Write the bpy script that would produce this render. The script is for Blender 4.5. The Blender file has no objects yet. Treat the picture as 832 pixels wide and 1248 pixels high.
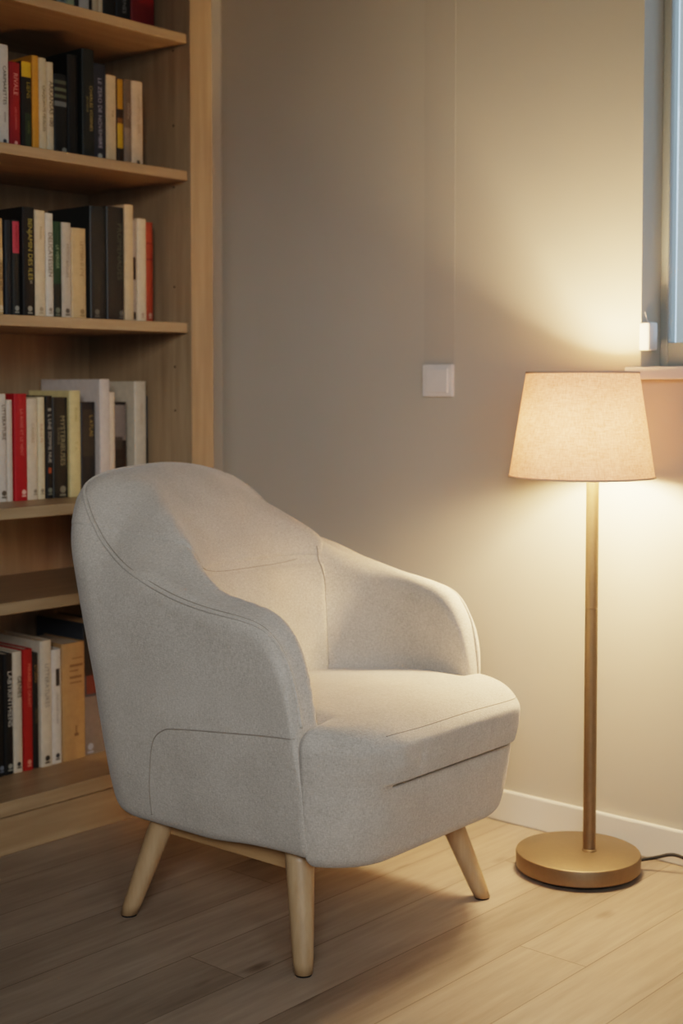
import bpy, bmesh, math, random
import numpy as np
from mathutils import Vector, Matrix, Euler

random.seed(7)
S = bpy.context.scene
COL = S.collection
PI = math.pi

# ------------------------------------------------------------------ helpers
def link(o, parent=None):
    COL.objects.link(o)
    if parent is not None:
        o.parent = parent
    return o

def mesh_obj(name, bm, mat, parent=None, smooth=False, loc=None):
    me = bpy.data.meshes.new(name)
    bmesh.ops.recalc_face_normals(bm, faces=bm.faces)
    bm.to_mesh(me); bm.free()
    if mat: me.materials.append(mat)
    if smooth:
        for p in me.polygons: p.use_smooth = True
    o = bpy.data.objects.new(name, me)
    if loc: o.location = loc
    return link(o, parent)

def thing(name, label, cat, loc=(0, 0, 0), rotz=0.0, group=None):
    o = bpy.data.objects.new(name, None)
    o.empty_display_size = 0.05
    o.location = loc; o.rotation_euler = (0, 0, rotz)
    o['label'] = label; o['category'] = cat
    if group: o['group'] = group
    return link(o)

def tag(o, label, cat, group=None):
    o['label'] = label; o['category'] = cat
    if group: o['group'] = group
    return o

def structure(o):
    o['kind'] = 'structure'; return o

def box(bm, x0, x1, y0, y1, z0, z1, bev=0.0, seg=2):
    r = bmesh.ops.create_cube(bm, size=1.0)
    vs = r['verts']
    for v in vs:
        v.co = Vector(((x0+x1)/2 + v.co.x*(x1-x0), (y0+y1)/2 + v.co.y*(y1-y0), (z0+z1)/2 + v.co.z*(z1-z0)))
    if bev > 0:
        es = set(e for v in vs for e in v.link_edges)
        bmesh.ops.bevel(bm, geom=list(es), offset=bev, segments=seg, profile=0.5, affect='EDGES')
    return bm

def lathe(bm, prof, n=64, cx=0.0, cy=0.0):
    """prof: list of (r, z); open ends at r=0 are closed to a point"""
    rings = []
    for r, z in prof:
        if r < 1e-6:
            rings.append([bm.verts.new((cx, cy, z))])
        else:
            rings.append([bm.verts.new((cx + r*math.cos(2*PI*i/n), cy + r*math.sin(2*PI*i/n), z)) for i in range(n)])
    for a, b in zip(rings[:-1], rings[1:]):
        for i in range(n):
            j = (i+1) % n
            if len(a) == 1 and len(b) == 1: continue
            if len(a) == 1: bm.faces.new((a[0], b[i], b[j]))
            elif len(b) == 1: bm.faces.new((a[i], a[j], b[0]))
            else: bm.faces.new((a[i], a[j], b[j], b[i]))
    return bm

def tube(bm, pts, rad, n=10, cap=True):
    pts = [Vector(p) for p in pts]
    rads = rad if isinstance(rad, (list, tuple)) else [rad]*len(pts)
    rings = []
    ref = Vector((0.12, 0.31, 0.94))
    prev = None
    for i, p in enumerate(pts):
        t = (pts[min(i+1, len(pts)-1)] - pts[max(i-1, 0)]).normalized()
        if prev is None:
            u = t.cross(ref)
            if u.length < 1e-3: u = t.cross(Vector((1, 0, 0)))
        else:
            u = prev - t*prev.dot(t)
        u.normalize(); w = t.cross(u); prev = u
        rings.append([bm.verts.new(p + (u*math.cos(2*PI*k/n) + w*math.sin(2*PI*k/n))*rads[i]) for k in range(n)])
    for a, b in zip(rings[:-1], rings[1:]):
        for k in range(n):
            bm.faces.new((a[k], a[(k+1) % n], b[(k+1) % n], b[k]))
    if cap:
        bm.faces.new(rings[0][::-1]); bm.faces.new(rings[-1])
    return bm

def spline(pts, m=12):
    P = [Vector(p) for p in pts]; out = []
    for i in range(len(P)-1):
        p0 = P[max(i-1, 0)]; p1 = P[i]; p2 = P[i+1]; p3 = P[min(i+2, len(P)-1)]
        for k in range(m):
            t = k/m
            out.append(0.5*((2*p1) + (p2-p0)*t + (2*p0-5*p1+4*p2-p3)*t*t + (3*p1-p0-3*p2+p3)*t**3))
    out.append(P[-1])
    return out

# ------------------------------------------------------------------ materials
def srgb(r, g, b):
    f = lambda c: (c/255/12.92) if c/255 <= 0.04045 else ((c/255+0.055)/1.055)**2.4
    return (f(r), f(g), f(b), 1.0)

class NT:
    def __init__(s, name):
        s.m = bpy.data.materials.new(name); s.m.use_nodes = True
        s.t = s.m.node_tree; s.n = s.t.nodes; s.l = s.t.links
        s.b = s.n['Principled BSDF']; s.out = s.n['Material Output']
    def add(s, typ, **kw):
        n = s.n.new(typ)
        for k, v in kw.items():
            if k in n.inputs: n.inputs[k].default_value = v
            else: setattr(n, k, v)
        return n
    def link(s, a, b): s.l.new(a, b)
    def coords(s, scale=(1, 1, 1), kind='Object', rot=(0, 0, 0)):
        tc = s.add('ShaderNodeTexCoord'); mp = s.add('ShaderNodeMapping')
        mp.inputs['Scale'].default_value = scale; mp.inputs['Rotation'].default_value = rot
        s.link(tc.outputs[kind], mp.inputs['Vector']); return mp.outputs['Vector']
    def noise(s, vec, scale, detail=3, rough=0.5):
        n = s.add('ShaderNodeTexNoise'); n.inputs['Scale'].default_value = scale
        n.inputs['Detail'].default_value = detail; n.inputs['Roughness'].default_value = rough
        s.link(vec, n.inputs['Vector']); return n.outputs['Fac']
    def ramp(s, fac, stops):
        r = s.add('ShaderNodeValToRGB'); e = r.color_ramp.elements
        e[0].position, e[0].color = stops[0]; e[1].position, e[1].color = stops[-1]
        for p, c in stops[1:-1]:
            x = e.new(p); x.color = c
        s.link(fac, r.inputs['Fac']); return r.outputs['Color']
    def mixc(s, fac, a, b, mode='MIX'):
        n = s.add('ShaderNodeMix', data_type='RGBA', blend_type=mode)
        for sock, v in ((n.inputs[0], fac), (n.inputs[6], a), (n.inputs[7], b)):
            if hasattr(v, 'is_output'): s.link(v, sock)
            else: sock.default_value = v
        return n.outputs[2]
    def math(s, op, a, b=0.0):
        n = s.add('ShaderNodeMath', operation=op)
        for i, v in enumerate((a, b)):
            if hasattr(v, 'is_output'): s.link(v, n.inputs[i])
            else: n.inputs[i].default_value = v
        return n.outputs[0]
    def bump(s, h, strength=0.2, dist=0.002):
        n = s.add('ShaderNodeBump'); n.inputs['Strength'].default_value = strength
        n.inputs['Distance'].default_value = dist
        s.link(h, n.inputs['Height']); s.link(n.outputs['Normal'], s.b.inputs['Normal'])

def plain(name, col, rough=0.6, metal=0.0, var=0.06, nscale=40.0, bump=0.0):
    t = NT(name); v = t.coords()
    f = t.noise(v, nscale)
    a = tuple(min(1, c*(1-var)) for c in col[:3]) + (1,)
    b = tuple(min(1, c*(1+var)) for c in col[:3]) + (1,)
    t.link(t.ramp(f, [(0.3, a), (0.7, b)]), t.b.inputs['Base Color'])
    t.b.inputs['Roughness'].default_value = rough; t.b.inputs['Metallic'].default_value = metal
    if bump: t.bump(f, bump)
    return t.m

def paint(name, col, rough=0.75):
    t = NT(name); v = t.coords()
    f1 = t.noise(v, 1.6, 3); f2 = t.noise(v, 260.0, 2)
    a = tuple(c*0.96 for c in col[:3])+(1,); b = tuple(min(1, c*1.03) for c in col[:3])+(1,)
    t.link(t.ramp(f1, [(0.3, a), (0.7, b)]), t.b.inputs['Base Color'])
    t.b.inputs['Roughness'].default_value = rough
    t.bump(f2, 0.08, 0.0008)
    return t.m

def wood(name, light, dark, axis='z', rough=0.5, scale=1.0):
    t = NT(name)
    st = {'x': (2, 26, 26), 'y': (26, 2, 26), 'z': (26, 26, 2)}[axis]
    v = t.coords(tuple(c*scale for c in st))
    g = t.noise(v, 1.6, 6, 0.62)
    v2 = t.coords(tuple(c*scale*0.12 for c in st)); big = t.noise(v2, 1.3, 2)
    f = t.math('ADD', t.math('MULTIPLY', g, 0.7), t.math('MULTIPLY', big, 0.3))
    t.link(t.ramp(f, [(0.30, dark), (0.52, tuple((a+b)/2 for a, b in zip(light, dark))), (0.68, light)]), t.b.inputs['Base Color'])
    t.b.inputs['Roughness'].default_value = rough
    t.bump(g, 0.10, 0.001)
    return t.m

def fabric_mat():
    t = NT('linen_upholstery')
    tc = t.add('ShaderNodeTexCoord'); o = tc.outputs['Object']
    def stretched(sc):
        mp = t.add('ShaderNodeMapping'); mp.inputs['Scale'].default_value = sc
        t.link(o, mp.inputs['Vector']); return t.noise(mp.outputs['Vector'], 1.0, 2, 0.55)
    warp = stretched((480, 480, 150)); weft = stretched((170, 170, 480))
    th = t.math('MULTIPLY', t.math('ADD', warp, weft), 0.5)
    blot = t.noise(o, 9.0, 4, 0.6); fine = t.noise(o, 330.0, 2)
    f = t.math('ADD', t.math('MULTIPLY', th, 0.62), t.math('ADD', t.math('MULTIPLY', blot, 0.22), t.math('MULTIPLY', fine, 0.16)))
    t.link(t.ramp(f, [(0.32, srgb(160, 152, 141)), (0.5, srgb(188, 180, 168)), (0.68, srgb(212, 204, 193))]), t.b.inputs['Base Color'])
    t.b.inputs['Roughness'].default_value = 0.95
    t.b.inputs['Specular IOR Level'].default_value = 0.15
    t.b.inputs['Sheen Weight'].default_value = 0.25
    t.b.inputs['Sheen Roughness'].default_value = 0.5
    t.bump(th, 0.45, 0.0020)
    return t.m

def floor_mat():
    t = NT('oak_plank_floor')
    tc = t.add('ShaderNodeTexCoord'); sep = t.add('ShaderNodeSeparateXYZ'); t.link(tc.outputs['Object'], sep.inputs[0])
    W = 0.1437
    px = t.math('DIVIDE', t.math('ADD', sep.outputs[0], 1.2877 + W*40), W)
    row = t.math('FLOOR', px); fx = t.math('FRACT', px)
    L = 2.0
    py = t.math('DIVIDE', t.math('ADD', sep.outputs[1], t.math('ADD', 20.0, t.math('MULTIPLY', t.math('FRACT', t.math('ADD', t.math('MULTIPLY', row, JM), JC)), L))), L)
    col = t.math('FLOOR', py); fy = t.math('FRACT', py)
    idn = t.add('ShaderNodeTexWhiteNoise', noise_dimensions='2D')
    cmb = t.add('ShaderNodeCombineXYZ'); t.link(row, cmb.inputs[0]); t.link(col, cmb.inputs[1]); t.link(cmb.outputs[0], idn.inputs['Vector'])
    pid = idn.outputs['Value']
    # grain: coordinates shifted by plank id
    off = t.add('ShaderNodeCombineXYZ'); t.link(t.math('MULTIPLY', pid, 37.0), off.inputs[0]); t.link(t.math('MULTIPLY', pid, 11.0), off.inputs[1])
    va = t.add('ShaderNodeVectorMath', operation='ADD'); t.link(tc.outputs['Object'], va.inputs[0]); t.link(off.outputs[0], va.inputs[1])
    mp = t.add('ShaderNodeMapping'); mp.inputs['Scale'].default_value = (34, 2.6, 1); t.link(va.outputs[0], mp.inputs['Vector'])
    grain = t.noise(mp.outputs['Vector'], 1.4, 6, 0.62)
    mp2 = t.add('ShaderNodeMapping'); mp2.inputs['Scale'].default_value = (9, 1.3, 1); t.link(va.outputs[0], mp2.inputs['Vector'])
    cloud = t.noise(mp2.outputs['Vector'], 1.0, 3)
    f = t.math('ADD', t.math('MULTIPLY', grain, 0.55), t.math('ADD', t.math('MULTIPLY', cloud, 0.3), t.math('MULTIPLY', pid, 0.15)))
    base = t.ramp(f, [(0.28, srgb(124, 109, 95)), (0.5, srgb(153, 138, 122)), (0.7, srgb(175, 159, 143))])
    # knots
    mp3 = t.add('ShaderNodeMapping'); mp3.inputs['Scale'].default_value = (10.5, 4.2, 1); t.link(va.outputs[0], mp3.inputs['Vector'])
    vo = t.add('ShaderNodeTexVoronoi', feature='F1'); vo.inputs['Scale'].default_value = 1.0; t.link(mp3.outputs['Vector'], vo.inputs['Vector'])
    sepc = t.add('ShaderNodeSeparateColor'); t.link(vo.outputs['Color'], sepc.inputs[0])
    sel = t.math('GREATER_THAN', sepc.outputs[0], 0.62)
    dk = t.ramp(t.math('ADD', vo.outputs['Distance'], t.math('MULTIPLY', t.math('SUBTRACT', grain, 0.5), 0.22)), [(0.02, (1, 1, 1, 1)), (0.17, (0, 0, 0, 1))])
    kn = t.math('MULTIPLY', t.math('MULTIPLY', dk, sel), 0.75)
    base = t.mixc(kn, base, srgb(84, 64, 48))
    # joints
    def edge(fr, w):
        a = t.math('LESS_THAN', fr, w); return a
    j = t.math('MAXIMUM', edge(fx, 0.0022/W), edge(fy, 0.0022/L))
    base = t.mixc(t.math('MULTIPLY', j, 0.6), base, srgb(80, 60, 42))
    t.link(base, t.b.inputs['Base Color'])
    t.link(t.math('ADD', 0.36, t.math('MULTIPLY', grain, 0.2)), t.b.inputs['Roughness'])
    t.b.inputs['Specular IOR Level'].default_value = 0.4
    t.bump(t.math('SUBTRACT', grain, t.math('MULTIPLY', j, 2.0)), 0.12, 0.0012)
    return t.m

def shade_mat():
    t = NT('linen_lampshade')
    v = t.coords((1, 1, 1))
    mp = t.add('ShaderNodeMapping'); mp.inputs['Scale'].default_value = (420, 420, 60); t.link(v, mp.inputs['Vector'])
    mq = t.add('ShaderNodeMapping'); mq.inputs['Scale'].default_value = (60, 60, 460); t.link(v, mq.inputs['Vector'])
    th = t.math('MULTIPLY', t.math('ADD', t.noise(mp.outputs['Vector'], 1, 2), t.noise(mq.outputs['Vector'], 1, 2)), 0.5)
    f = t.math('ADD', t.math('MULTIPLY', th, 0.8), t.math('MULTIPLY', t.noise(v, 14, 3), 0.2))
    c = t.ramp(f, [(0.36, srgb(196, 170, 146)), (0.62, srgb(232, 214, 194))])
    d = t.add('ShaderNodeBsdfDiffuse'); tr = t.add('ShaderNodeBsdfTranslucent')
    t.link(c, d.inputs['Color'])
    t.link(t.mixc(1.0, c, srgb(255, 204, 188), 'MULTIPLY'), tr.inputs['Color'])
    mx = t.add('ShaderNodeMixShader'); mx.inputs[0].default_value = SHADE_TRANS
    t.link(d.outputs[0], mx.inputs[1]); t.link(tr.outputs[0], mx.inputs[2]); t.link(mx.outputs[0], t.out.inputs['Surface'])
    return t.m

def emit_mat(name, col, s):
    t = NT(name)
    t.b.inputs['Base Color'].default_value = (0.9, 0.85, 0.75, 1)
    t.b.inputs['Emission Color'].default_value = col; t.b.inputs['Emission Strength'].default_value = s
    return t.m

def glass_mat():
    t = NT('window_glass')
    tr = t.add('ShaderNodeBsdfTransparent'); gl = t.add('ShaderNodeBsdfGlossy'); gl.inputs['Roughness'].default_value = 0.03
    fr = t.add('ShaderNodeFresnel'); fr.inputs['IOR'].default_value = 1.35
    mx = t.add('ShaderNodeMixShader'); t.link(fr.outputs[0], mx.inputs[0])
    t.link(tr.outputs[0], mx.inputs[1]); t.link(gl.outputs[0], mx.inputs[2]); t.link(mx.outputs[0], t.out.inputs['Surface'])
    return t.m

# tunables
JM, JC = 0.5928, 0.811
SHADE_TRANS = 0.062
LAMP_W = 50.0
FILL_W = 180.0
SKY = 2.0

M = {}
M['wall'] = paint('greige_wall_paint', srgb(188, 181, 168))
M['duct'] = paint('cable_cover_paint', srgb(183, 176, 164))
M['white'] = paint('white_trim_paint', srgb(226, 221, 212), 0.5)
M['ceil'] = paint('ceiling_paint', srgb(150, 148, 144))
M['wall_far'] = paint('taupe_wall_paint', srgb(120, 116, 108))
M['floor'] = floor_mat()
M['fabric'] = fabric_mat()
M['seam'] = plain('seam_thread', srgb(152, 144, 133), 0.9, 0, 0.1)
M['pipe'] = M['fabric']
M['shelf_y'] = wood('bookcase_oak_boards', srgb(180, 156, 124), srgb(146, 121, 91), 'y', 0.45, 0.8)
M['shelf_z'] = wood('bookcase_oak_uprights', srgb(178, 154, 123), srgb(143, 119, 91), 'z', 0.5, 0.8)
M['leg'] = wood('pale_ash_legs', srgb(198, 170, 134), srgb(164, 134, 99), 'z', 0.4, 1.0)
M['legx'] = wood('pale_ash_rail', srgb(198, 163, 120), srgb(165, 128, 88), 'x', 0.45, 1.0)
M['black'] = plain('black_rubber', srgb(22, 21, 20), 0.55)
M['brass'] = plain('brushed_brass', srgb(138, 119, 94), 0.44, 0.68, 0.04, 90)
M['shade'] = shade_mat()
M['bulb'] = emit_mat('warm_bulb_glass', (1.0, 0.74, 0.42, 1), 18.0)
M['plastic'] = plain('white_plastic', srgb(228, 222, 216), 0.35, 0, 0.02)
M['glass'] = glass_mat()
M['frame'] = paint('window_frame_paint', srgb(150, 152, 146), 0.5)
M['paper'] = plain('book_page_edges', srgb(206, 192, 168), 0.9, 0, 0.1, 150)

# ------------------------------------------------------------------ room
XL, XR, YB, YF, ZC = -2.97, 1.7, 2.749, -1.6, 2.5
XSH = -2.567                      # front plane of the shelves
bm = bmesh.new(); box(bm, -3.2, 1.9, -1.8, 3.1, -0.06, 0.0)
structure(mesh_obj('floor', bm, M['floor']))
bm = bmesh.new(); box(bm, -3.2, 1.9, -1.8, 3.1, ZC, ZC+0.08)
structure(mesh_obj('ceiling', bm, M['ceil']))
bm = bmesh.new()
box(bm, -3.2, XL, YF-0.2, YB+0.02, 0, ZC); box(bm, XL, -2.86, 2.428, YB+0.02, 0, ZC)
structure(mesh_obj('wall_left', bm, M['wall']))
WX0, WX1, WZ0, WZ1 = -1.528, -0.05, 1.094, 2.25
bm = bmesh.new()
box(bm, -3.2, WX0, YB, YB+0.30, 0, ZC)
box(bm, WX1, XR+0.2, YB, YB+0.30, 0, ZC)
box(bm, WX0, WX1, YB, YB+0.30, 0, WZ0-0.028)
box(bm, WX0, WX1, YB, YB+0.30, WZ1, ZC)
structure(mesh_obj('wall_back', bm, M['wall']))
bm = bmesh.new(); box(bm, XR, XR+0.2, YF-0.2, YB+0.3, 0, ZC)
structure(mesh_obj('wall_right', bm, M['wall_far']))
bm = bmesh.new(); box(bm, -3.2, XR+0.2, YF-0.2, YF, 0, ZC)
structure(mesh_obj('wall_front', bm, M['wall_far']))
# baseboards
def skirting(name, x0, x1, y0, y1):
    bm = bmesh.new(); box(bm, x0, x1, y0, y1, 0, 0.077, 0.004, 2)
    structure(mesh_obj(name, bm, M['white']))
skirting('baseboard_back', -2.86, XR, YB-0.014, YB)
skirting('baseboard_left', -2.86, -2.846, 2.428, YB-0.014)
# painted cable cover running up the wall from the blank plate
bm = bmesh.new(); box(bm, -2.134, -2.040, YB-0.0008, YB, 1.104, ZC, 0, 2)
structure(mesh_obj('trim_1', bm, M['duct']))

# window: frame, glass, sill
win = bpy.data.objects.new('window_1', None); win.location = (WX0, YB, WZ0); structure(win); link(win)
def wpart(name, boxes, mat, bev=0.003):
    bm = bmesh.new()
    for b in boxes:
        box(bm, b[0]-WX0, b[1]-WX0, b[2]-YB, b[3]-YB, b[4]-WZ0, b[5]-WZ0, bev, 2)
    return mesh_obj(name, bm, mat, win)
wpart('window_frame', [(WX0, WX0+0.020, YB+0.085, YB+0.125, WZ0, WZ1), (WX1-0.020, WX1, YB+0.085, YB+0.125, WZ0, WZ1),
                (WX0+0.020, WX1-0.020, YB+0.085, YB+0.125, WZ0, WZ0+0.055), (WX0+0.020, WX1-0.020, YB+0.085, YB+0.125, WZ1-0.05, WZ1)], M['frame'])
wpart('window_pane', [(WX0+0.03, WX1-0.03, YB+0.100, YB+0.106, WZ0+0.05, WZ1-0.045)], M['glass'], 0)
wpart('window_sill', [(WX0-0.024, WX1+0.024, YB-0.03, YB+0.085, WZ0-0.028, WZ0)], M['white'], 0.003)

# small blind cord holder at the window edge
t = thing('blind_cord_holder', 'small white plastic cord holder fixed at the lower left edge of the window recess', 'cord holder', (WX0, YB, 1.13))
bm = bmesh.new(); box(bm, 0.001, 0.026, -0.012, 0.028, 0, 0.062, 0.004, 3); mesh_obj('holder_body', bm, M['plastic'], t, True)
bm = bmesh.new(); tube(bm, spline([(0.012, 0.012, 0.06), (0.007, 0.012, 0.070), (0.003, 0.012, 0.085)], 6), 0.0012, 6); mesh_obj('cord', bm, M['plastic'], t, True)

# blank wall plate
t = thing('wall_plate', 'square white blank plate mounted on the wall between bookcase and lamp', 'wall plate', (-2.086, YB, 1.065))
bm = bmesh.new(); box(bm, -0.047, 0.047, -0.010, 0, -0.040, 0.040, 0.003, 2); mesh_obj('plate_frame', bm, M['plastic'], t)
bm = bmesh.new(); box(bm, -0.034, 0.034, -0.0135, -0.008, -0.030, 0.030, 0.002, 2); mesh_obj('plate_cover', bm, M['plastic'], t)

# ------------------------------------------------------------------ bookcase
BY0, BY1, BZ = 1.46, 2.425, 2.36
XBK = -2.957
case = thing('bookcase', 'tall light oak built-in bookcase with open shelves of books behind the armchair', 'bookcase', (XBK, BY0, 0))
def cpart(name, b, mat, bev=0.0015):
    bm = bmesh.new(); box(bm, b[0]-XBK, b[1]-XBK, b[2]-BY0, b[3]-BY0, b[4], b[5], bev, 2)
    return mesh_obj(name, bm, mat, case)
cpart('back_panel', (XBK-0.008, XBK, BY0+0.02, 2.40, 0.0, BZ), M['shelf_z'], 0)
cpart('side_panel', (XBK, XSH+0.012, 2.351, BY1, 0, BZ), M['shelf_z'])
cpart('side_panel', (XBK, XSH+0.012, BY0, BY0+0.074, 0, BZ), M['shelf_z'])
SHELVES = [(1.894, 1.917), (1.559, 1.583), (1.184, 1.209), (0.7555, 0.7816), (0.544, 0.571), (0.0915, 0.1252)]
for z0, z1 in SHELVES:
    cpart('shelf', (XBK, XSH, BY0+0.074, 2.351, z0, z1), M['shelf_y'], 0.002)
cpart('top_panel', (XBK, XSH+0.005, BY0+0.074, 2.351, BZ-0.025, BZ), M['shelf_y'])
cpart('plinth', (XSH-0.035, XSH-0.012, BY0+0.074, 2.351, 0, 0.0915), M['shelf_y'])

# shelf-support peg holes on the inner side
pegm = plain('peg_hole_shadow', srgb(60, 42, 28), 0.9)
for xx, zz in ((XSH-0.05, 1.548), (XSH-0.05, 1.885), (XSH-0.05, 1.70), (XSH-0.05, 1.30), (XSH-0.05, 0.99), (XSH-0.05, 1.10), (XSH-0.31, 1.36)):
    bm = bmesh.new()
    bmesh.ops.create_circle(bm, cap_ends=True, segments=10, radius=0.0030, matrix=Matrix.Translation((xx-XBK, 2.3505-BY0, zz)) @ Matrix.Rotation(PI/2, 4, 'X'))
    mesh_obj('peg_hole', bm, pegm, case)

# ------------------------------------------------------------------ books
MATC = {}
def cmat(c, rough=0.5):
    k = tuple(c)
    if k not in MATC:
        MATC[k] = plain('book_cloth_%02x%02x%02x' % k, srgb(*c), rough, 0, 0.07, 60)
    return MATC[k]

def book(name, label, y0, y1, z, h, front, depth, cover, texts=(), bands=(), mark=None, group=None, lean=0.0):
    """spine faces +X. y0..y1 thickness. texts: (string, size, z_top_fraction, y_fraction, colour)."""
    w = (y1-y0)-0.0012
    t = thing(name, label, 'book', (front-depth/2, (y0+y1)/2, z), 0.0, group)
    c = 0.0022 if w > 0.012 else 0.0012
    # cover: U-shaped wrap, gently rounded spine
    bm = bmesh.new()
    prof = []
    hd = depth/2
    prof += [(-hd, -w/2), (hd-0.004, -w/2)]
    for a in (-60, -30, 0, 30, 60):
        prof.append((hd-0.004 + 0.004*math.cos(math.radians(a)), (w/2)*math.sin(math.radians(a))/math.sin(math.radians(75))))
    prof += [(hd-0.004, w/2), (-hd, w/2), (-hd, w/2-c), (hd-0.007, w/2-c), (hd-0.007, -w/2+c), (-hd, -w/2+c)]
    lo = [bm.verts.new((x, y, 0)) for x, y in prof]; hi = [bm.verts.new((x, y, h)) for x, y in prof]
    n = len(prof)
    for i in range(n):
        bm.faces.new((lo[i], lo[(i+1) % n], hi[(i+1) % n], hi[i]))
    bm.faces.new(lo[::-1]); bm.faces.new(hi)
    mesh_obj('cover', bm, cmat(cover), t)
    bm = bmesh.new(); box(bm, -hd+0.004, hd-0.0072, -w/2+c, w/2-c, 0.002, h-0.003)
    mesh_obj('page_block', bm, M['paper'], t)
    xs = hd+0.0003
    for (f0, f1, colr, *yy) in bands:
        bm = bmesh.new()
        ya, yb = (yy[0], yy[1]) if yy else (0.03, 0.97)
        Ya, Yb = -w/2+ya*w, -w/2+yb*w
        v = []
        for k in range(7):
            y = Ya+(Yb-Ya)*k/6
            s = max(-1, min(1, y/(w/2)*math.sin(math.radians(75))))
            x = hd-0.004+0.004*math.sqrt(max(0, 1-s*s))+0.0002
            v.append((bm.verts.new((x, y, f0*h)), bm.verts.new((x, y, f1*h))))
        for a, b in zip(v[:-1], v[1:]): bm.faces.new((a[0], b[0], b[1], a[1]))
        mesh_obj('spine_band', bm, cmat(colr), t)
    for (s, size, zf, yf, colr) in texts:
        cu = bpy.data.curves.new('spine_title', 'FONT'); cu.body = s; cu.size = size
        cu.align_x = 'LEFT'; cu.align_y = 'CENTER'; cu.extrude = 0.00015; cu.resolution_u = 3
        cu.materials.append(cmat(colr))
        tmp = bpy.data.objects.new('spine_title', cu)
        me = bpy.data.meshes.new_from_object(tmp); bpy.data.objects.remove(tmp); bpy.data.curves.remove(cu)
        o = bpy.data.objects.new('spine_title', me)
        mtx = Matrix(((0, 0, 1), (0, 1, 0), (-1, 0, 0)))
        o.rotation_euler = mtx.to_euler()
        o.location = (xs+0.0004, (yf-0.5)*w, h*zf)
        link(o, t)
    if mark:
        colr, size = mark[0], mark[1]
        bm = bmesh.new(); yc = mark[2] if len(mark) > 2 else 0.0
        # small publisher device: a rounded block over a short bar
        bmesh.ops.create_circle(bm, cap_ends=True, segments=14, radius=size*0.5,
            matrix=Matrix.Translation((xs+0.0003, yc*w, 0.020)) @ Matrix.Rotation(PI/2, 4, 'Y'))
        box(bm, xs, xs+0.0004, yc*w-size*0.5, yc*w+size*0.5, 0.020-size*0.9, 0.020-size*0.62)
        mesh_obj('publisher_mark', bm, cmat(colr), t)
    return t

BLK, NAVY, CRM, WHT = (26, 26, 25), (38, 43, 54), (206, 186, 156), (208, 202, 192)
GOLD, GREY, DKG, RED, TAN, GRN = (168, 150, 96), (150, 146, 138), (40, 42, 38), (148, 30, 36), (190, 158, 112), (38, 72, 48)
def row(z, front, group, items):
    for it in items:
        y0, y1, h, colr, label = it[:5]
        kw = dict(it[5]) if len(it) > 5 else {}
        fr = front+kw.pop('df', 0.0); dp = kw.pop('depth', 0.165)
        book('book', label, y0, y1, z, h, fr, dp, colr, group=group, **kw)

row(1.917, -2.66, 'books on the topmost shelf in view', [
 (2.002, 2.030, 0.22, BLK, 'black book at the left end of the topmost shelf in view'),
 (2.030, 2.059, 0.23, (128, 144, 142), 'pale teal book on the topmost shelf, next to the black end book', dict(texts=[('MAREE', 0.012, 0.3, 0.5, (60, 70, 70))])),
 (2.059, 2.0825, 0.21, (140, 154, 130), 'pale green book on the topmost shelf', dict(texts=[('JARDINS', 0.012, 0.6, 0.5, (60, 70, 60))])),
 (2.083, 2.095, 0.22, BLK, 'thin black book on the topmost shelf between pale green and light grey books'),
 (2.0955, 2.127, 0.24, (176, 172, 166), 'light grey book with a small dark mark on the topmost shelf', dict(mark=((50, 50, 56), 0.013))),
 (2.1275, 2.134, 0.21, (44, 36, 30), 'very thin dark brown booklet on the topmost shelf'),
 (2.1345, 2.152, 0.22, (196, 178, 150), 'cream paperback on the topmost shelf, left of a matching narrower one'),
 (2.152, 2.167, 0.225, (204, 184, 154), 'narrow cream paperback on the topmost shelf, touching a thick black book'),
 (2.167, 2.207, 0.25, BLK, 'thick black book with one small grey mark on the topmost shelf', dict(mark=((120, 124, 124), 0.012))),
 (2.2075, 2.254, 0.25, (22, 24, 26), 'thick black book beside the dark red one on the topmost shelf', dict(texts=[('NOCTURNES', 0.016, 0.55, 0.5, (130, 130, 128))], mark=((96, 98, 98), 0.014))),
 (2.2545, 2.331, 0.26, (112, 20, 26), 'very thick dark red book at the right end of the topmost shelf', dict(mark=((150, 110, 100), 0.013))),
])
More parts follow.
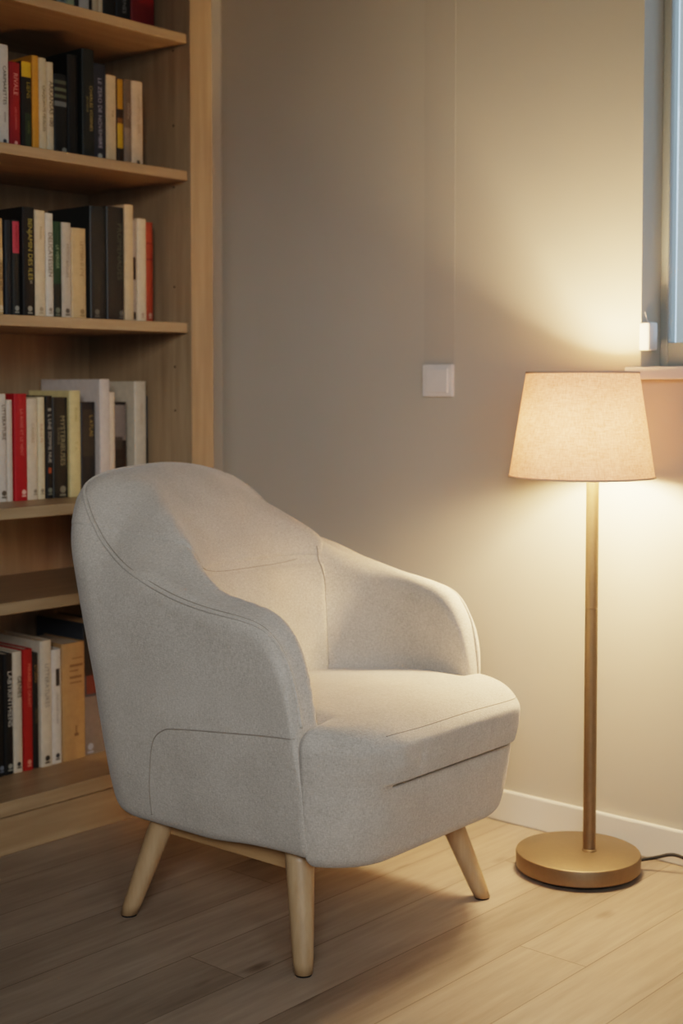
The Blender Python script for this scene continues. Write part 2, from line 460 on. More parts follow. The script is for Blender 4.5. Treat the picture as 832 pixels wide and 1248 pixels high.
row(1.583, -2.65, 'books on the second shelf from the top', [
 (1.852, 1.887, 0.235, (196, 194, 188), 'off-white book with black lettering at the left end of the second shelf', dict(texts=[('CARIMARETTES', 0.0125, 0.80, 0.62, (40, 40, 44)), ('ROMAN', 0.006, 0.36, 0.62, (70, 70, 74))], mark=((60, 66, 78), 0.010, 0.1))),
 (1.888, 1.918, 0.201, (140, 28, 34), 'red book with pale lettering on the second shelf', dict(texts=[('RIVALE', 0.016, 0.88, 0.5, (206, 150, 140)), ('LISE CARMON', 0.008, 0.50, 0.5, (190, 110, 104))], mark=((214, 160, 150), 0.009))),
 (1.920, 1.9495, 0.208, (24, 26, 22), 'black and green book with a bright yellow top on the second shelf', dict(bands=[(0.83, 0.995, (206, 170, 40)), (0.06, 0.44, (44, 58, 36), 0.3, 0.95)], texts=[('LIENS', 0.015, 0.78, 0.62, (150, 140, 60)), ('VERTES', 0.009, 0.36, 0.62, (96, 108, 60))])),
 (1.950, 1.969, 0.226, (206, 148, 52), 'plain orange-yellow book on the second shelf'),
 (1.969, 1.991, 0.224, (206, 190, 158), 'cream book with small grey lettering beside the orange-yellow one', dict(texts=[('CINQUANTE FEUILLES', 0.0105, 0.72, 0.55, (90, 80, 66))])),
 (1.991, 2.011, 0.218, (202, 188, 160), 'cream book with large bold lettering beside the black banded book', dict(texts=[('ARKANSAS 100', 0.0155, 0.80, 0.52, (60, 54, 46))])),
 (2.0115, 2.050, 0.195, (18, 19, 19), 'short black book with pale horizontal bands on the second shelf', dict(bands=[(0.885, 0.93, (78, 82, 70)), (0.80, 0.84, (92, 100, 84)), (0.72, 0.76, (84, 92, 76)), (0.62, 0.68, (104, 110, 112))], mark=((120, 122, 116), 0.014, 0.2))),
 (2.051, 2.083, 0.246, (16, 17, 17), 'plain black book beside the black banded one on the second shelf'),
 (2.0845, 2.121, 0.264, (28, 33, 30), 'tallest black-green book with gold lettering on the second shelf', dict(df=0.012, texts=[('CHARLES VOISINES', 0.0125, 0.68, 0.66, GOLD), ('JEUNESSE', 0.009, 0.58, 0.35, (120, 112, 74))])),
 (2.123, 2.166, 0.239, (40, 44, 54), 'dark navy book with silver lettering on the second shelf', dict(texts=[('LE ZERO DE NOVEMBRE', 0.0155, 0.86, 0.5, (150, 152, 166))], mark=((150, 154, 150), 0.014))),
 (2.166, 2.198, 0.218, (200, 176, 142), 'cream book between the navy book and the yellow and black one', dict(texts=[('TUR', 0.009, 0.62, 0.55, (150, 128, 100))])),
 (2.199, 2.219, 0.214, (52, 36, 20), 'yellow and dark brown patterned narrow book on the second shelf', dict(bands=[(0.66, 0.995, (176, 130, 30)), (0.22, 0.50, (198, 156, 34)), (0.50, 0.56, (120, 80, 28))])),
 (2.2195, 2.245, 0.216, (104, 90, 76), 'grey-brown book on the second shelf', dict(bands=[(0.0, 0.46, (128, 114, 100), 0.04, 0.96)], texts=[('SAISONS', 0.010, 0.74, 0.55, (160, 146, 130))])),
 (2.2455, 2.282, 0.217, (206, 180, 150), 'cream book with faint lettering at the right end of the second shelf', dict(texts=[('CARNETS DU SOIR', 0.0115, 0.86, 0.55, (168, 146, 120))], mark=((96, 80, 62), 0.011))),
])
row(1.209, -2.65, 'books on the third shelf from the top', [
 (1.838, 1.866, 0.220, (190, 158, 112), 'tan book with dark lettering at the left end of the third shelf', dict(texts=[('IONS DE NUIT', 0.010, 0.55, 0.7, (90, 66, 44))], mark=((214, 196, 164), 0.011, 0.2), bands=[(0.58, 0.70, (210, 184, 140))])),
 (1.869, 1.8885, 0.218, (34, 40, 46), 'plain blue-black book on the third shelf'),
 (1.889, 1.912, 0.220, (36, 40, 38), 'black book with a pinkish red label on the third shelf', dict(bands=[(0.66, 0.985, (186, 68, 84), 0.08, 0.92)], texts=[('ALMANACH', 0.0095, 0.95, 0.5, (120, 36, 52))], mark=((150, 150, 140), 0.012))),
 (1.912, 1.9455, 0.251, (28, 26, 24), 'tall black book with gold lettering on the third shelf', dict(df=0.010, texts=[('BENJAMIN DES ILES', 0.0165, 0.90, 0.55, (172, 160, 84)), ('VI', 0.010, 0.34, 0.6, (170, 166, 150))], mark=((150, 146, 132), 0.013))),
 (1.947, 1.977, 0.247, (212, 192, 160), 'cream book beside the tall gold-lettered black one on the third shelf', dict(df=0.008, texts=[('RIVAGES', 0.008, 0.85, 0.5, (150, 128, 98))], mark=((170, 150, 124), 0.011))),
 (1.977, 1.9995, 0.243, (212, 204, 188), 'white book with dark lettering beside the green one on the third shelf', dict(df=0.008, texts=[('DELICATESSEN', 0.0155, 0.82, 0.5, (96, 84, 68))], mark=((150, 140, 126), 0.010))),
 (2.001, 2.0285, 0.227, (36, 68, 46), 'dark green book with pale lettering on the third shelf', dict(bands=[(0.0, 0.36, (40, 42, 34), 0.03, 0.97)], texts=[('LE VERGER', 0.0115, 0.76, 0.5, (140, 160, 130))], mark=((110, 116, 100), 0.014))),
 (2.029, 2.0575, 0.227, (190, 178, 160), 'grey-cream book on the third shelf between green and tan books', dict(texts=[('MONTAIGUES', 0.0125, 0.78, 0.5, (140, 128, 114))], mark=((96, 88, 78), 0.012))),
 (2.058, 2.102, 0.217, (202, 172, 128), 'wide tan-cream book on the third shelf', dict(texts=[('LETTRES D ETE', 0.0125, 0.86, 0.62, (150, 120, 82))], mark=((160, 132, 92), 0.013, 0.15))),
 (2.104, 2.153, 0.272, (36, 38, 36), 'thick charcoal book beside the wide tan one on the third shelf', dict(df=0.012, mark=((96, 100, 96), 0.014, -0.15))),
 (2.154, 2.208, 0.276, (38, 38, 35), 'thick charcoal book with faint lettering beside the tall cream one on the third shelf', dict(df=0.012, texts=[('PROMENADES', 0.0215, 0.86, 0.70, (84, 88, 76))], mark=((96, 100, 96), 0.014, 0.3))),
 (2.210, 2.2385, 0.285, (202, 178, 142), 'tallest cream book on the third shelf', dict(df=0.012)),
 (2.239, 2.256, 0.250, (168, 158, 148), 'narrow grey book with black blocks on its spine on the third shelf', dict(bands=[(0.42, 0.64, (40, 32, 26), 0.05, 0.95), (0.03, 0.10, (54, 46, 38), 0.1, 0.9)])),
 (2.2565, 2.286, 0.256, (214, 194, 164), 'white-cream book beside the red-orange one on the third shelf', dict(df=0.004, mark=((180, 150, 130), 0.009))),
 (2.2865, 2.311, 0.250, (158, 66, 40), 'red-orange book at the right end of the third shelf', dict(bands=[(0.62, 0.645, (130, 44, 30)), (0.78, 0.80, (130, 44, 30))], mark=((190, 150, 130), 0.010))),
])
row(0.7816, -2.717, 'books on the fourth shelf, level with the chair top', [
 (1.883, 1.916, 0.252, (206, 198, 186), 'white book with black lettering at the left end of the fourth shelf', dict(texts=[('LITTERATURE', 0.0135, 0.90, 0.72, (64, 58, 52))], mark=((96, 88, 76), 0.013, 0.2))),
 (1.9165, 1.933, 0.238, (202, 190, 174), 'narrow white book against the bright red one on the fourth shelf'),
 (1.934, 1.970, 0.252, (170, 30, 38), 'bright red book on the fourth shelf', dict(df=0.006, texts=[('LA ROSE ET LE VENT', 0.012, 0.86, 0.5, (206, 120, 112))], mark=((226, 176, 160), 0.012, 0.15))),
 (1.972, 2.004, 0.240, (208, 192, 168), 'cream-white book on the fourth shelf beside the bright red one', dict(texts=[('CAHIERS', 0.012, 0.76, 0.5, (168, 150, 124))], mark=((150, 136, 116), 0.010, 0.2))),
 (2.0045, 2.0255, 0.244, (210, 194, 160), 'narrow cream book beside the black one with white lettering', dict(texts=[('SUR LE FIL', 0.0105, 0.74, 0.4, (176, 130, 110))], mark=((150, 136, 116), 0.010))),
 (2.027, 2.0475, 0.247, (22, 22, 22), 'narrow black book with white lettering and an orange dot on the fourth shelf', dict(texts=[('B  L UNE SOMME NUE', 0.0135, 0.88, 0.5, (178, 178, 168))], bands=[(0.245, 0.30, (170, 84, 48), 0.3, 0.75)], mark=((110, 116, 104), 0.013))),
 (2.048, 2.0935, 0.243, (32, 34, 29), 'thick black-green book with tall pale lettering on the fourth shelf', dict(texts=[('MYSTERIEUSES', 0.019, 0.82, 0.60, (146, 142, 112)), ('ROMANS', 0.010, 0.70, 0.33, (116, 112, 92))], mark=((126, 124, 108), 0.018, 0.1))),
 (2.096, 2.130, 0.259, (210, 192, 140), 'pale yellow book on the fourth shelf', dict(df=0.004, texts=[('FLORES', 0.010, 0.84, 0.5, (160, 144, 96)), ('T.  A.', 0.010, 0.52, 0.5, (160, 144, 96))])),
 (2.133, 2.178, 0.231, (28, 31, 35), 'blue-black book with gold lettering on the fourth shelf', dict(bands=[(0.42, 0.92, (52, 48, 42), 0.1, 0.9)], texts=[('L ATLAS', 0.0145, 0.86, 0.66, (172, 150, 88))])),
 (2.183, 2.215, 0.287, (204, 192, 182), 'tall deep white book with its grey cover showing on the fourth shelf', dict(df=0.012, depth=0.24)),
 (2.2155, 2.236, 0.255, (212, 192, 168), 'cream book touching the tall deep white one on the fourth shelf', dict(df=0.006)),
 (2.238, 2.278, 0.230, (20, 20, 19), 'black book with a grey cloud picture on its spine on the fourth shelf', dict(bands=[(0.58, 0.97, (118, 112, 108), 0.05, 0.95), (0.48, 0.62, (52, 48, 44), 0.05, 0.6)])),
 (2.296, 2.335, 0.282, (206, 190, 166), 'tall white book second from the right end of the fourth shelf', dict(df=0.010, depth=0.21, texts=[('PEINTURES', 0.011, 0.80, 0.5, (190, 166, 140))])),
 (2.336, 2.3485, 0.244, (66, 70, 74), 'thin blue-grey book at the right end of the fourth shelf', dict(bands=[(0.0, 0.56, (34, 36, 36), 0.05, 0.95)])),
])
row(0.1252, -2.745, 'books on the lowest shelf', [
 (1.886, 1.9175, 0.289, (20, 20, 20), 'plain black book at the left end of the lowest shelf', dict(mark=((110, 116, 124), 0.012, 0.25))),
 (1.918, 1.944, 0.290, (22, 22, 21), 'black book with large white lettering on the lowest shelf', dict(texts=[('LABYRINTHIENS', 0.0185, 0.86, 0.62, (190, 188, 178))], mark=((140, 140, 130), 0.013, 0.1))),
 (1.945, 1.9715, 0.292, (196, 184, 164), 'cream book with black lettering on the lowest shelf', dict(texts=[('GENIES', 0.0165, 0.80, 0.62, (60, 54, 46))], mark=((56, 52, 48), 0.011))),
 (1.972, 1.999, 0.295, (160, 32, 26), 'red book on the lowest shelf', dict(df=0.004, texts=[('MIRABELLE GRANT', 0.0125, 0.88, 0.55, (206, 120, 100))], mark=((206, 140, 120), 0.012))),
 (2.000, 2.018, 0.281, (26, 23, 20), 'narrow black book with gold lettering on the lowest shelf', dict(texts=[('ETUDES', 0.0125, 0.90, 0.55, (150, 122, 74)), ('NOTES', 0.0115, 0.52, 0.55, (110, 96, 66))])),
 (2.019, 2.053, 0.309, (202, 190, 170), 'tall cream-white book with grey lettering on the lowest shelf', dict(df=0.008, depth=0.19, texts=[('LITTERATURES', 0.0165, 0.82, 0.5, (140, 134, 126))], mark=((58, 52, 46), 0.014))),
 (2.053, 2.083, 0.283, (204, 198, 188), 'white book with a black block on its spine on the lowest shelf', dict(df=0.006, bands=[(0.68, 0.83, (52, 48, 46), 0.38, 0.78)], texts=[('UNE LIGNE CLAIRE', 0.009, 0.62, 0.5, (150, 144, 136))], mark=((70, 70, 70), 0.012))),
 (2.084, 2.154, 0.292, (172, 140, 98), 'very thick tan book with brown printed lines on the lowest shelf', dict(df=0.008, bands=[(0.863, 0.872, (128, 98, 64), 0.40, 0.9), (0.795, 0.818, (128, 98, 64), 0.30, 0.9), (0.755, 0.768, (128, 98, 64), 0.30, 0.68), (0.695, 0.718, (128, 98, 64), 0.30, 0.85), (0.655, 0.666, (128, 98, 64), 0.30, 0.85), (0.20, 0.225, (118, 92, 62), 0.48, 0.68), (0.225, 0.29, (118, 92, 62), 0.55, 0.60)])),
 (2.156, 2.227, 0.334, (62, 68, 76), 'tall thick blue-grey book at the right end of the lowest shelf', dict(depth=0.195, bands=[(0.0, 0.44, (116, 108, 104), 0.02, 0.98), (0.46, 0.60, (104, 50, 42), 0.1, 0.6), (0.60, 0.985, (26, 24, 24), 0.02, 0.98)], mark=((150, 156, 170), 0.018, -0.25))),
])

# ------------------------------------------------------------------ signed-distance surfaces for the upholstery
def table(xs, ys, lo, hi, sm=0.012):
    g = np.linspace(lo, hi, 900); v = np.interp(g, xs, ys)
    st = g[1]-g[0]; k = np.arange(-60, 61)*st; w = np.exp(-0.5*(k/sm)**2); w /= w.sum()
    vp = np.concatenate([np.full(60, v[0]), v, np.full(60, v[-1])])
    v = np.convolve(vp, w, 'valid')
    return lambda q: np.interp(q, g, v)

def sstep(a, b, x):
    t = np.clip((x-a)/(b-a), 0, 1); return t*t*(3-2*t)

def rbox2(x, y, x0, x1, hw, r):
    cx = (x0+x1)/2; hx = (x1-x0)/2
    qx = np.abs(x-cx)-hx+r; qy = np.abs(y)-hw+r
    return np.minimum(np.maximum(qx, qy), 0)+np.hypot(np.maximum(qx, 0), np.maximum(qy, 0))-r

def rint(a, b, r):
    return np.minimum(-r, np.maximum(a, b))+np.hypot(np.maximum(a+r, 0), np.maximum(b+r, 0))

def smin(a, b, k):
    h = np.clip(0.5+0.5*(b-a)/k, 0, 1); return b*(1-h)+a*h-k*h*(1-h)

def surface_nets(f, lo, hi, s):
    lo = np.array(lo, float); hi = np.array(hi, float)
    n = np.ceil((hi-lo)/s).astype(int)+1
    ax = [lo[i]+s*np.arange(n[i]) for i in range(3)]
    X, Y, Z = np.meshgrid(*ax, indexing='ij')
    V = f(X, Y, Z)
    ins = V < 0
    nx, ny, nz = n-1
    acc = np.zeros((nx, ny, nz, 3)); cnt = np.zeros((nx, ny, nz))
    corner = [(i, j, k) for i in (0, 1) for j in (0, 1) for k in (0, 1)]
    sl = lambda c: (slice(c[0], c[0]+nx), slice(c[1], c[1]+ny), slice(c[2], c[2]+nz))
    for a in corner:
        for d in range(3):
            if a[d]: continue
            b = list(a); b[d] = 1; b = tuple(b)
            va, vb = V[sl(a)], V[sl(b)]
            cr = (va < 0) != (vb < 0)
            tt = np.where(cr, va/np.where(cr, va-vb, 1), 0)
            for e in range(3):
                acc[..., e] += np.where(cr, a[e]+(tt if e == d else 0), 0)
            cnt += cr
    act = cnt > 0
    idx = -np.ones((nx, ny, nz), int); idx[act] = np.arange(act.sum())
    cell = np.argwhere(act)
    P = lo+s*(cell+acc[act]/cnt[act][:, None])
    quads = []
    for d in range(3):
        e, g = (d+1) % 3, (d+2) % 3
        sa = [slice(None)]*3; sb = [slice(None)]*3
        sa[d] = slice(0, -1); sb[d] = slice(1, None)
        A = ins[tuple(sa)]; B = ins[tuple(sb)]
        for flip, msk in ((False, A & ~B), (True, ~A & B)):
            p = np.argwhere(msk)
            p = p[(p[:, e] > 0) & (p[:, g] > 0) & (p[:, e] < n[e]-1) & (p[:, g] < n[g]-1)]
            def at(de, dg):
                q = p.copy(); q[:, e] += de; q[:, g] += dg; return idx[q[:, 0], q[:, 1], q[:, 2]]
            q = np.stack([at(-1, -1), at(0, -1), at(0, 0), at(-1, 0)], 1)
            quads.append(q[:, ::-1] if flip else q)
    Q = np.concatenate(quads)
    P = project(f, P, s)
    return P, Q

def project(f, P, s, it=4, lim=0.6):
    e = 1e-4; P0 = P.copy()
    for _ in range(it):
        v = f(P[:, 0], P[:, 1], P[:, 2])
        G = np.stack([(f(P[:, 0]+e*(d == 0), P[:, 1]+e*(d == 1), P[:, 2]+e*(d == 2))-v)/e for d in range(3)], 1)
        g2 = np.maximum((G*G).sum(1), 0.05)
        P = P-G*(v/g2)[:, None]
        D = P-P0; L = np.linalg.norm(D, axis=1, keepdims=True)
        if lim: P = P0+D*np.minimum(1, lim*s/np.maximum(L, 1e-9))
    return P

def nets_obj(name, f, lo, hi, s, mat, parent):
    P, Q = surface_nets(f, lo, hi, s)
    me = bpy.data.meshes.new(name)
    me.from_pydata(P.tolist(), [], Q.tolist()); me.update()
    me.materials.append(mat)
    for p in me.polygons: p.use_smooth = True
    return link(bpy.data.objects.new(name, me), parent)

# ------------------------------------------------------------------ armchair
CH = (-1.87, 2.045, 0.0); YAW = math.radians(1.5)
chair = thing('armchair', 'pale grey linen armchair with rounded back and tapered wooden legs', 'armchair', CH, YAW)

xb_t = table([0.15, 0.20, 0.26, 0.45, 0.65, 0.90], [-0.328, -0.344, -0.357, -0.388, -0.440, -0.504], 0.1, 1.0, 0.02)
hw_t = table([0.15, 0.20, 0.26, 0.40, 0.60, 0.90], [0.272, 0.284, 0.294, 0.305, 0.308, 0.304], 0.1, 1.0, 0.02)
xi_t = table([0.35, 0.44, 0.60, 0.67, 0.74, 0.80, 0.85, 0.90], [-0.085, -0.100, -0.135, -0.162, -0.210, -0.268, -0.318, -0.365], 0.1, 1.0, 0.015)
ha_t = table([-0.50, -0.45, -0.41, -0.366, -0.30, -0.21, -0.10, 0.0, 0.08, 0.12, 0.155, 0.185, 0.205, 0.220, 0.232],
             [0.894, 0.880, 0.852, 0.795, 0.748, 0.712, 0.678, 0.658, 0.645, 0.636, 0.618, 0.580, 0.530, 0.460, 0.36], -0.52, 0.32, 0.008)
def rim(x, y):
    ay = np.abs(y)
    centre = 0.895-0.48*y*y
    side = ha_t(x)-0.55*np.maximum(0, ay-0.0)**2*sstep(-0.36, -0.44, x)*0.6
    w = sstep(0.06, 0.275, y+0.02)*(y > 0)+sstep(0.12, 0.285, -y)*(y <= 0)
    return centre*(1-w)+np.minimum(side, centre)*w

def rr(x):
    return 0.030+0.066*sstep(-0.16, -0.34, x)

def shell_f(x, y, z):
    xb = xb_t(z); hw = hw_t(z)
    out = rbox2(x, y, xb, 0.60, hw, 0.125)
    inn = rbox2(x, y, xi_t(z), 0.90, 0.245, 0.185)
    kk = 0.052+0.125*sstep(-0.14, -0.34, x)
    d = -smin(-out, inn, kk)
    front = x-(0.228-0.06*y)
    d = rint(d, front, 0.020)
    r = rr(x)
    d = rint(d, (z-rim(x, y))*0.72, r)
    d = rint(d, (0.193+0.012*sstep(-0.05, 0.2, x))-z, 0.026)
    return d

def back_f(x, y, z):
    base = shell_f(x, y, z)
    ay = np.abs(y)
    wc = np.interp(z, [0.40, 0.47, 0.60, 0.70, 0.74, 0.80], [0.145, 0.150, 0.165, 0.190, 0.225, 0.34])
    bul = 0.002+0.010*np.clip(1-(y/0.26)**2, 0, 1)*(1-np.exp(-((z-0.678)/0.030)**2)*0.75*np.clip(1-(y/0.23)**4, 0, 1))
    pinch = 0.015*np.exp(-((z-0.678)/0.0085)**2)*np.clip(1-(y/0.21)**4, 0, 1)
    d = base-bul+pinch
    d = rint(d, (ay-wc)*0.9, 0.016)
    d = rint(d, (xb_t(z)+0.030)-x, 0.016)
    d = np.maximum(d, 0.40-z)
    return d

def seat_f(x, y, z):
    xf = np.interp(z, [0.15, 0.20, 0.25, 0.30, 0.340, 0.352, 0.38, 0.42, 0.46], [0.312, 0.322, 0.332, 0.338, 0.343, 0.345, 0.352, 0.356, 0.352])
    xf = xf+0.010*(sstep(0.345, 0.352, z)-sstep(0.42, 0.46, z)-0.5*sstep(0.31, 0.342, z)*(1-sstep(0.342, 0.348, z)))*sstep(0.235, 0.18, np.abs(y-0.022))
    hw = hw_t(z)+0.002
    a = rbox2(x, y, -0.16, xf, 0.245, 0.07)
    b = rbox2(x, y, 0.200-0.06*y, xf+0.0, hw, 0.030)
    # rounder front corners
    c = rbox2(x, y, -0.5, xf, hw, 0.135)
    d = np.maximum(smin(a, b, 0.012), c)
    top = 0.436+0.014*(1-(y/0.30)**2)+0.020*sstep(-0.12, 0.15, x)-0.012*sstep(0.20, 0.37, x)
    d = rint(d, z-top, 0.045)
    d = rint(d, 0.194-z, 0.026)
    # slit under the cushion
    g = np.maximum(np.abs(z-0.345)-0.0052, np.maximum(0.295-x, np.abs(y-0.022)-0.195))
    d = np.maximum(d, -g)
    # soft pulls in the cloth just above the slit
    for yy, am in ((-0.12, 0.0022), (-0.085, 0.0016), (-0.02, 0.0014), (0.03, 0.0022), (0.055, 0.002), (0.10, 0.0012)):
        d = d+am*np.exp(-((y-yy-0.1*(z-0.38))/0.007)**2)*np.exp(-((z-0.385)/0.026)**2)*sstep(0.30, 0.34, x)
    return d

nets_obj('shell', shell_f, (-0.50, -0.34, 0.18), (0.32, 0.34, 0.92), 0.0062, M['fabric'], chair)
nets_obj('back_cushion', back_f, (-0.50, -0.34, 0.38), (0.02, 0.34, 0.93), 0.0058, M['fabric'], chair)
nets_obj('seat', seat_f, (-0.19, -0.34, 0.18), (0.40, 0.34, 0.50), 0.0045, M['fabric'], chair)

def on_surface(f, pts):
    P = project(f, np.array([tuple(p) for p in pts], float), 0.01, 8, 0)
    return [Vector(p) for p in P]

# piping along the outer edge of arms and back
NEAR = [(-0.44, 0.13, 0.880), (-0.444, 0.174, 0.871), (-0.443, 0.203, 0.856), (-0.433, 0.224, 0.836), (-0.392, 0.253, 0.806), (-0.355, 0.267, 0.773),
        (-0.315, 0.276, 0.740), (-0.228, 0.298, 0.697), (-0.104, 0.303, 0.657), (0.0, 0.303, 0.638), (0.099, 0.299, 0.629), (0.152, 0.294, 0.611), (0.190, 0.288, 0.568), (0.214, 0.284, 0.50), (0.224, 0.284, 0.45)]
ctr = [(-0.445, 0.06, 0.886), (-0.445, 0.0, 0.888), (-0.445, -0.06, 0.886)]
k = np.array([tuple(v) for v in spline([(x, -y, z) for x, y, z in NEAR[::-1]]+ctr[::-1]+NEAR, 6)])
def on_path(kk, rad, mat, name):
    p = np.array([tuple(v) for v in on_surface(lambda x, y, z: np.minimum(shell_f(x, y, z), back_f(x, y, z)), kk.tolist())])
    for _ in range(4): p[1:-1] = 0.25*p[:-2]+0.5*p[1:-1]+0.25*p[2:]
    bm = bmesh.new(); tube(bm, p.tolist(), rad, 8); return mesh_obj(name, bm, mat, chair, True)
on_path(k, 0.0036, M['fabric'], 'piping')
k2 = k.copy(); k2[:, 2] += 0.0045; k2[:, 1] *= 0.988; k2[:, 0] += 0.003
on_path(k2, 0.0010, M['seam'], 'seam')

def seam(pts, f, rad=0.0014, m=10):
    q = on_surface(f, spline(pts, m))
    bm = bmesh.new(); tube(bm, q, rad, 6); return mesh_obj('seam', bm, M['seam'], chair, True)
for sgn in (-1, 1):
    seam([(-0.165, sgn*0.30, 0.215), (-0.160, sgn*0.30, 0.29), (-0.145, sgn*0.30, 0.365), (-0.115, sgn*0.30, 0.395), (-0.07, sgn*0.30, 0.405),
          (0.05, sgn*0.30, 0.418), (0.15, sgn*0.30, 0.428), (0.218, sgn*0.30, 0.433)], shell_f)
for sgn in (-1, 1):
    zz = np.linspace(0.455, 0.725 if sgn > 0 else 0.64, 14)
    ww = np.interp(zz, [0.40, 0.47, 0.60, 0.70, 0.74, 0.80], [0.145, 0.150, 0.165, 0.190, 0.225, 0.34])+0.004
    seam([(float(xi_t(q))+0.012, sgn*float(v), float(q)) for q, v in zip(zz, ww)], lambda x, y, z: np.minimum(shell_f(x, y, z), back_f(x, y, z)), 0.0016, 4)
seam([(float(xi_t(0.678))+0.01, y, 0.678) for y in (-0.20, -0.1, 0.0, 0.08, 0.13)], lambda x, y, z: np.minimum(shell_f(x, y, z), back_f(x, y, z)), 0.0009)
# seam across the front of the seat cushion, and down its far corner
seam([(0.35, -0.20, 0.445), (0.36, -0.1, 0.448), (0.36, 0.05, 0.448), (0.36, 0.18, 0.446), (0.345, 0.25, 0.442)], seat_f, 0.0008)

# legs (splayed, tapered) with rubber pads, and the slim rails that tie them
def leg(bot, top):
    b, t_ = Vector(bot), Vector(top)
    bm = bmesh.new()
    N = 10; pts = [b.lerp(t_, i/N) for i in range(N+1)]
    rad = [0.0178+(0.0275-0.0178)*(i/N)**0.9 for i in range(N+1)]
    rad[0] *= 0.93
    n = 24; rings = []
    for p, r in zip(pts, rad):
        rings.append([bm.verts.new(p+Vector((r*math.cos(2*PI*j/n), r*math.sin(2*PI*j/n), 0))) for j in range(n)])
    for a, c in zip(rings[:-1], rings[1:]):
        for j in range(n): bm.faces.new((a[j], a[(j+1) % n], c[(j+1) % n], c[j]))
    bm.faces.new(rings[0][::-1]); bm.faces.new(rings[-1])
    o = mesh_obj('leg', bm, M['leg'], chair, True)
    bm = bmesh.new(); lathe(bm, [(0, 0), (0.0150, 0), (0.0155, 0.004), (0, 0.004)], 20, b.x, b.y)
    mesh_obj('foot_pad', bm, M['black'], o)
LEGS = [((0.214, -0.272, 0.0035), (0.172, -0.235, 0.215)), ((0.250, 0.243, 0.0035), (0.185, 0.185, 0.215)),
        ((-0.238, -0.283, 0.0035), (-0.180, -0.225, 0.225)), ((-0.245, 0.160, 0.0035), (-0.195, 0.165, 0.225))]
for b, t_ in LEGS: leg(b, t_)
for sy in (-0.222, 0.205):
    bm = bmesh.new(); box(bm, -0.19, 0.17, sy-0.011, sy+0.011, 0.164, 0.200, 0.003); mesh_obj('rail', bm, M['legx'], chair)

# ------------------------------------------------------------------ floor lamp
LC = (-1.565, 2.566, 0.0)
lamp = thing('floor_lamp', 'lit brass floor lamp with beige tapered fabric shade beside the armchair', 'floor lamp', LC)
bm = bmesh.new(); lathe(bm, [(0, 0.0), (0.118, 0.0), (0.124, 0.008), (0, 0.008)], 72); mesh_obj('base_foot', bm, M['black'], lamp)
bm = bmesh.new(); lathe(bm, [(0, 0.007), (0.130, 0.007), (0.1335, 0.010), (0.1345, 0.038), (0.1330, 0.0425), (0.130, 0.0440), (0, 0.0440)], 96)
o = mesh_obj('base', bm, M['brass'], lamp, True)
px_, py_ = 0.018, 0.016
bm = bmesh.new(); lathe(bm, [(0, 0.043), (0.0160, 0.043), (0.0160, 0.047), (0.0138, 0.048), (0.0138, 0.572), (0, 0.572)], 32, px_, py_)
pole = mesh_obj('pole', bm, M['brass'], lamp, True)
bm = bmesh.new(); lathe(bm, [(0, 0.5722), (0.0130, 0.5722), (0.0130, 0.574), (0.0138, 0.5745), (0.0138, 0.866), (0, 0.866)], 32, px_, py_)
mesh_obj('pole', bm, M['brass'], lamp, True)
for ob in lamp.children:
    if ob.name.startswith(('pole', 'base')):
        md = ob.modifiers.new('edges', 'EDGE_SPLIT'); md.split_angle = math.radians(35)
bm = bmesh.new(); lathe(bm, [(0, 0.868), (0.0125, 0.868), (0.0125, 0.891), (0.011, 0.893), (0, 0.893)], 24, 0.016, -0.026); mesh_obj('socket', bm, M['plastic'], lamp)
bm = bmesh.new(); lathe(bm, [(0, 0.893), (0.013, 0.894), (0.015, 0.903), (0.024, 0.922), (0.030, 0.942), (0.027, 0.962), (0.017, 0.974), (0, 0.977)], 28, 0.016, -0.026); mesh_obj('bulb', bm, M['bulb'], lamp, True)
# shade: thin cloth cone with rolled rims
RB, RT, ZB, ZT = 0.1545, 0.1190, 0.856, 1.082
bm = bmesh.new(); lathe(bm, [(RB-(RB-RT)*i/12, ZB+(ZT-ZB)*i/12) for i in range(13)], 96)
shade = mesh_obj('lamp_shade', bm, M['shade'], lamp, True)
trimm = plain('shade_trim_cloth', srgb(196, 176, 154), 0.9)
for r, z in ((RB, ZB+0.002), (RT, ZT-0.002)):
    bm = bmesh.new()
    tube(bm, [(r*math.cos(a), r*math.sin(a), z) for a in np.linspace(0, 2*PI, 97)], 0.0022, 8, False); mesh_obj('rim', bm, trimm, shade, True)
bm = bmesh.new()
for k in range(3):
    a = 2*PI*k/3+0.4; tube(bm, [(0.02*math.cos(a), 0.02*math.sin(a), 0.89), (RB*0.97*math.cos(a), RB*0.97*math.sin(a), ZB+0.02)], 0.0014, 6)
tube(bm, [(px_, py_, 0.864), (px_, py_, 0.867), (0.017, -0.018, 0.869), (0.016, -0.026, 0.872)], 0.0035, 8)
mesh_obj('shade_carrier', bm, M['brass'], lamp)
bm = bmesh.new()
cp = spline([(0.095, 0.088, 0.020), (0.130, 0.105, 0.030), (0.165, 0.120, 0.040), (0.205, 0.128, 0.030), (0.25, 0.135, 0.010), (0.30, 0.138, 0.0035), (0.42, 0.142, 0.0035), (0.75, 0.146, 0.0035)], 10)
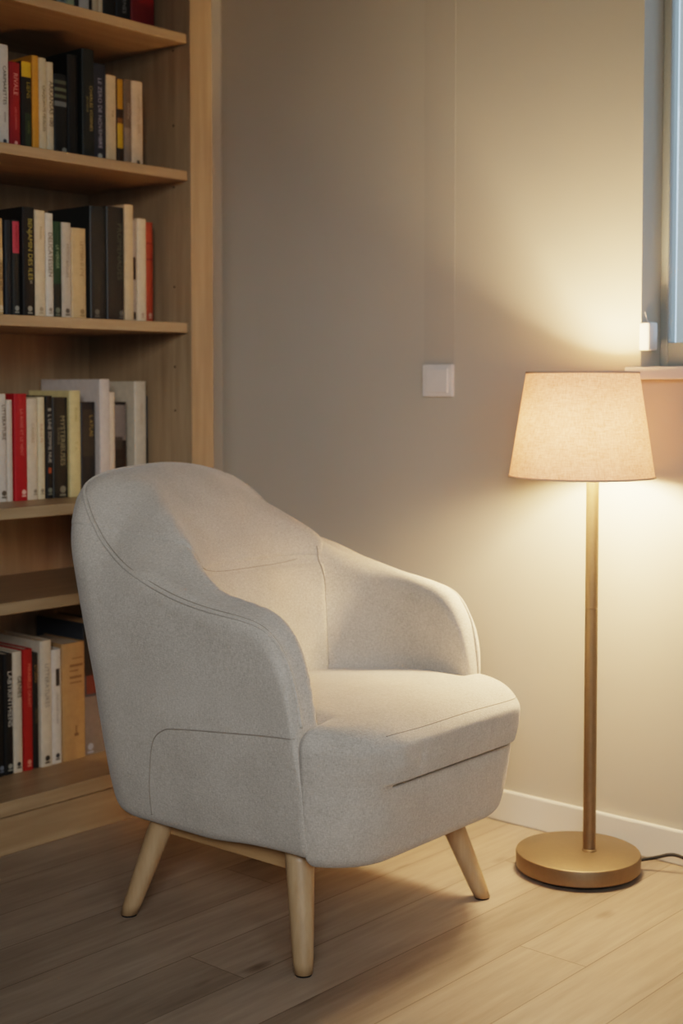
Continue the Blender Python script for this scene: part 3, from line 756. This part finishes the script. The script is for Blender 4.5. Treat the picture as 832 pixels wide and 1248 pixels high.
tube(bm, cp, 0.0040, 10); mesh_obj('cord', bm, M['black'], lamp, True)

# ------------------------------------------------------------------ lights
def light(name, typ, loc, energy, color, **kw):
    d = bpy.data.lights.new(name, typ); d.energy = energy; d.color = color
    for k_, v_ in kw.items(): setattr(d, k_, v_)
    o = bpy.data.objects.new(name, d); o.location = loc; return link(o)
light('lamp_glow', 'POINT', (LC[0]+0.016, LC[1]-0.026, 0.940), LAMP_W, (1.0, 0.73, 0.42), shadow_soft_size=0.058)
o = light('fill_spot', 'SPOT', (0.55, -0.80, 1.95), FILL_W, (0.96, 0.97, 1.0), shadow_soft_size=0.55, spot_size=math.radians(41), spot_blend=1.0)  # added soft fill; cone narrowed so upper walls and near floor fall off
o.rotation_euler = (Vector((-2.05, 2.15, 0.68))-o.location).to_track_quat('-Z', 'Y').to_euler()

o = light('side_fill', 'AREA', (1.62, 0.1, 1.55), 22.0, (0.90, 0.96, 1.0), shape='RECTANGLE', size=1.5, size_y=1.5)  # added cool panel for neutral ambient; the right wall has no window
o.rotation_euler = Vector((-1, 0.35, -0.12)).to_track_quat('-Z', 'Y').to_euler()

w = bpy.data.worlds.new('sky'); S.world = w; w.use_nodes = True
bg = w.node_tree.nodes['Background']
bg.inputs['Color'].default_value = srgb(176, 203, 226); bg.inputs['Strength'].default_value = SKY

# ------------------------------------------------------------------ camera
cam = bpy.data.cameras.new('camera'); co = bpy.data.objects.new('camera', cam); link(co)
TH, PITCH, FPX, CY = 0.71958, math.radians(3), 1687.42, 559.77
co.location = (0, 0, 1.05)
co.rotation_euler = (PI/2-PITCH, 0, TH)
cam.sensor_fit = 'VERTICAL'; cam.sensor_height = 36.0; cam.sensor_width = 24.0
cam.lens = FPX/1248*36.0
cam.shift_y = (CY-624)/1248.0
cam.clip_start = 0.05
cam.dof.use_dof = True; cam.dof.focus_distance = 2.55; cam.dof.aperture_fstop = 2.8
S.camera = co

S.view_settings.view_transform = 'Filmic'
S.view_settings.look = 'Medium High Contrast'
S.view_settings.exposure = 0.35
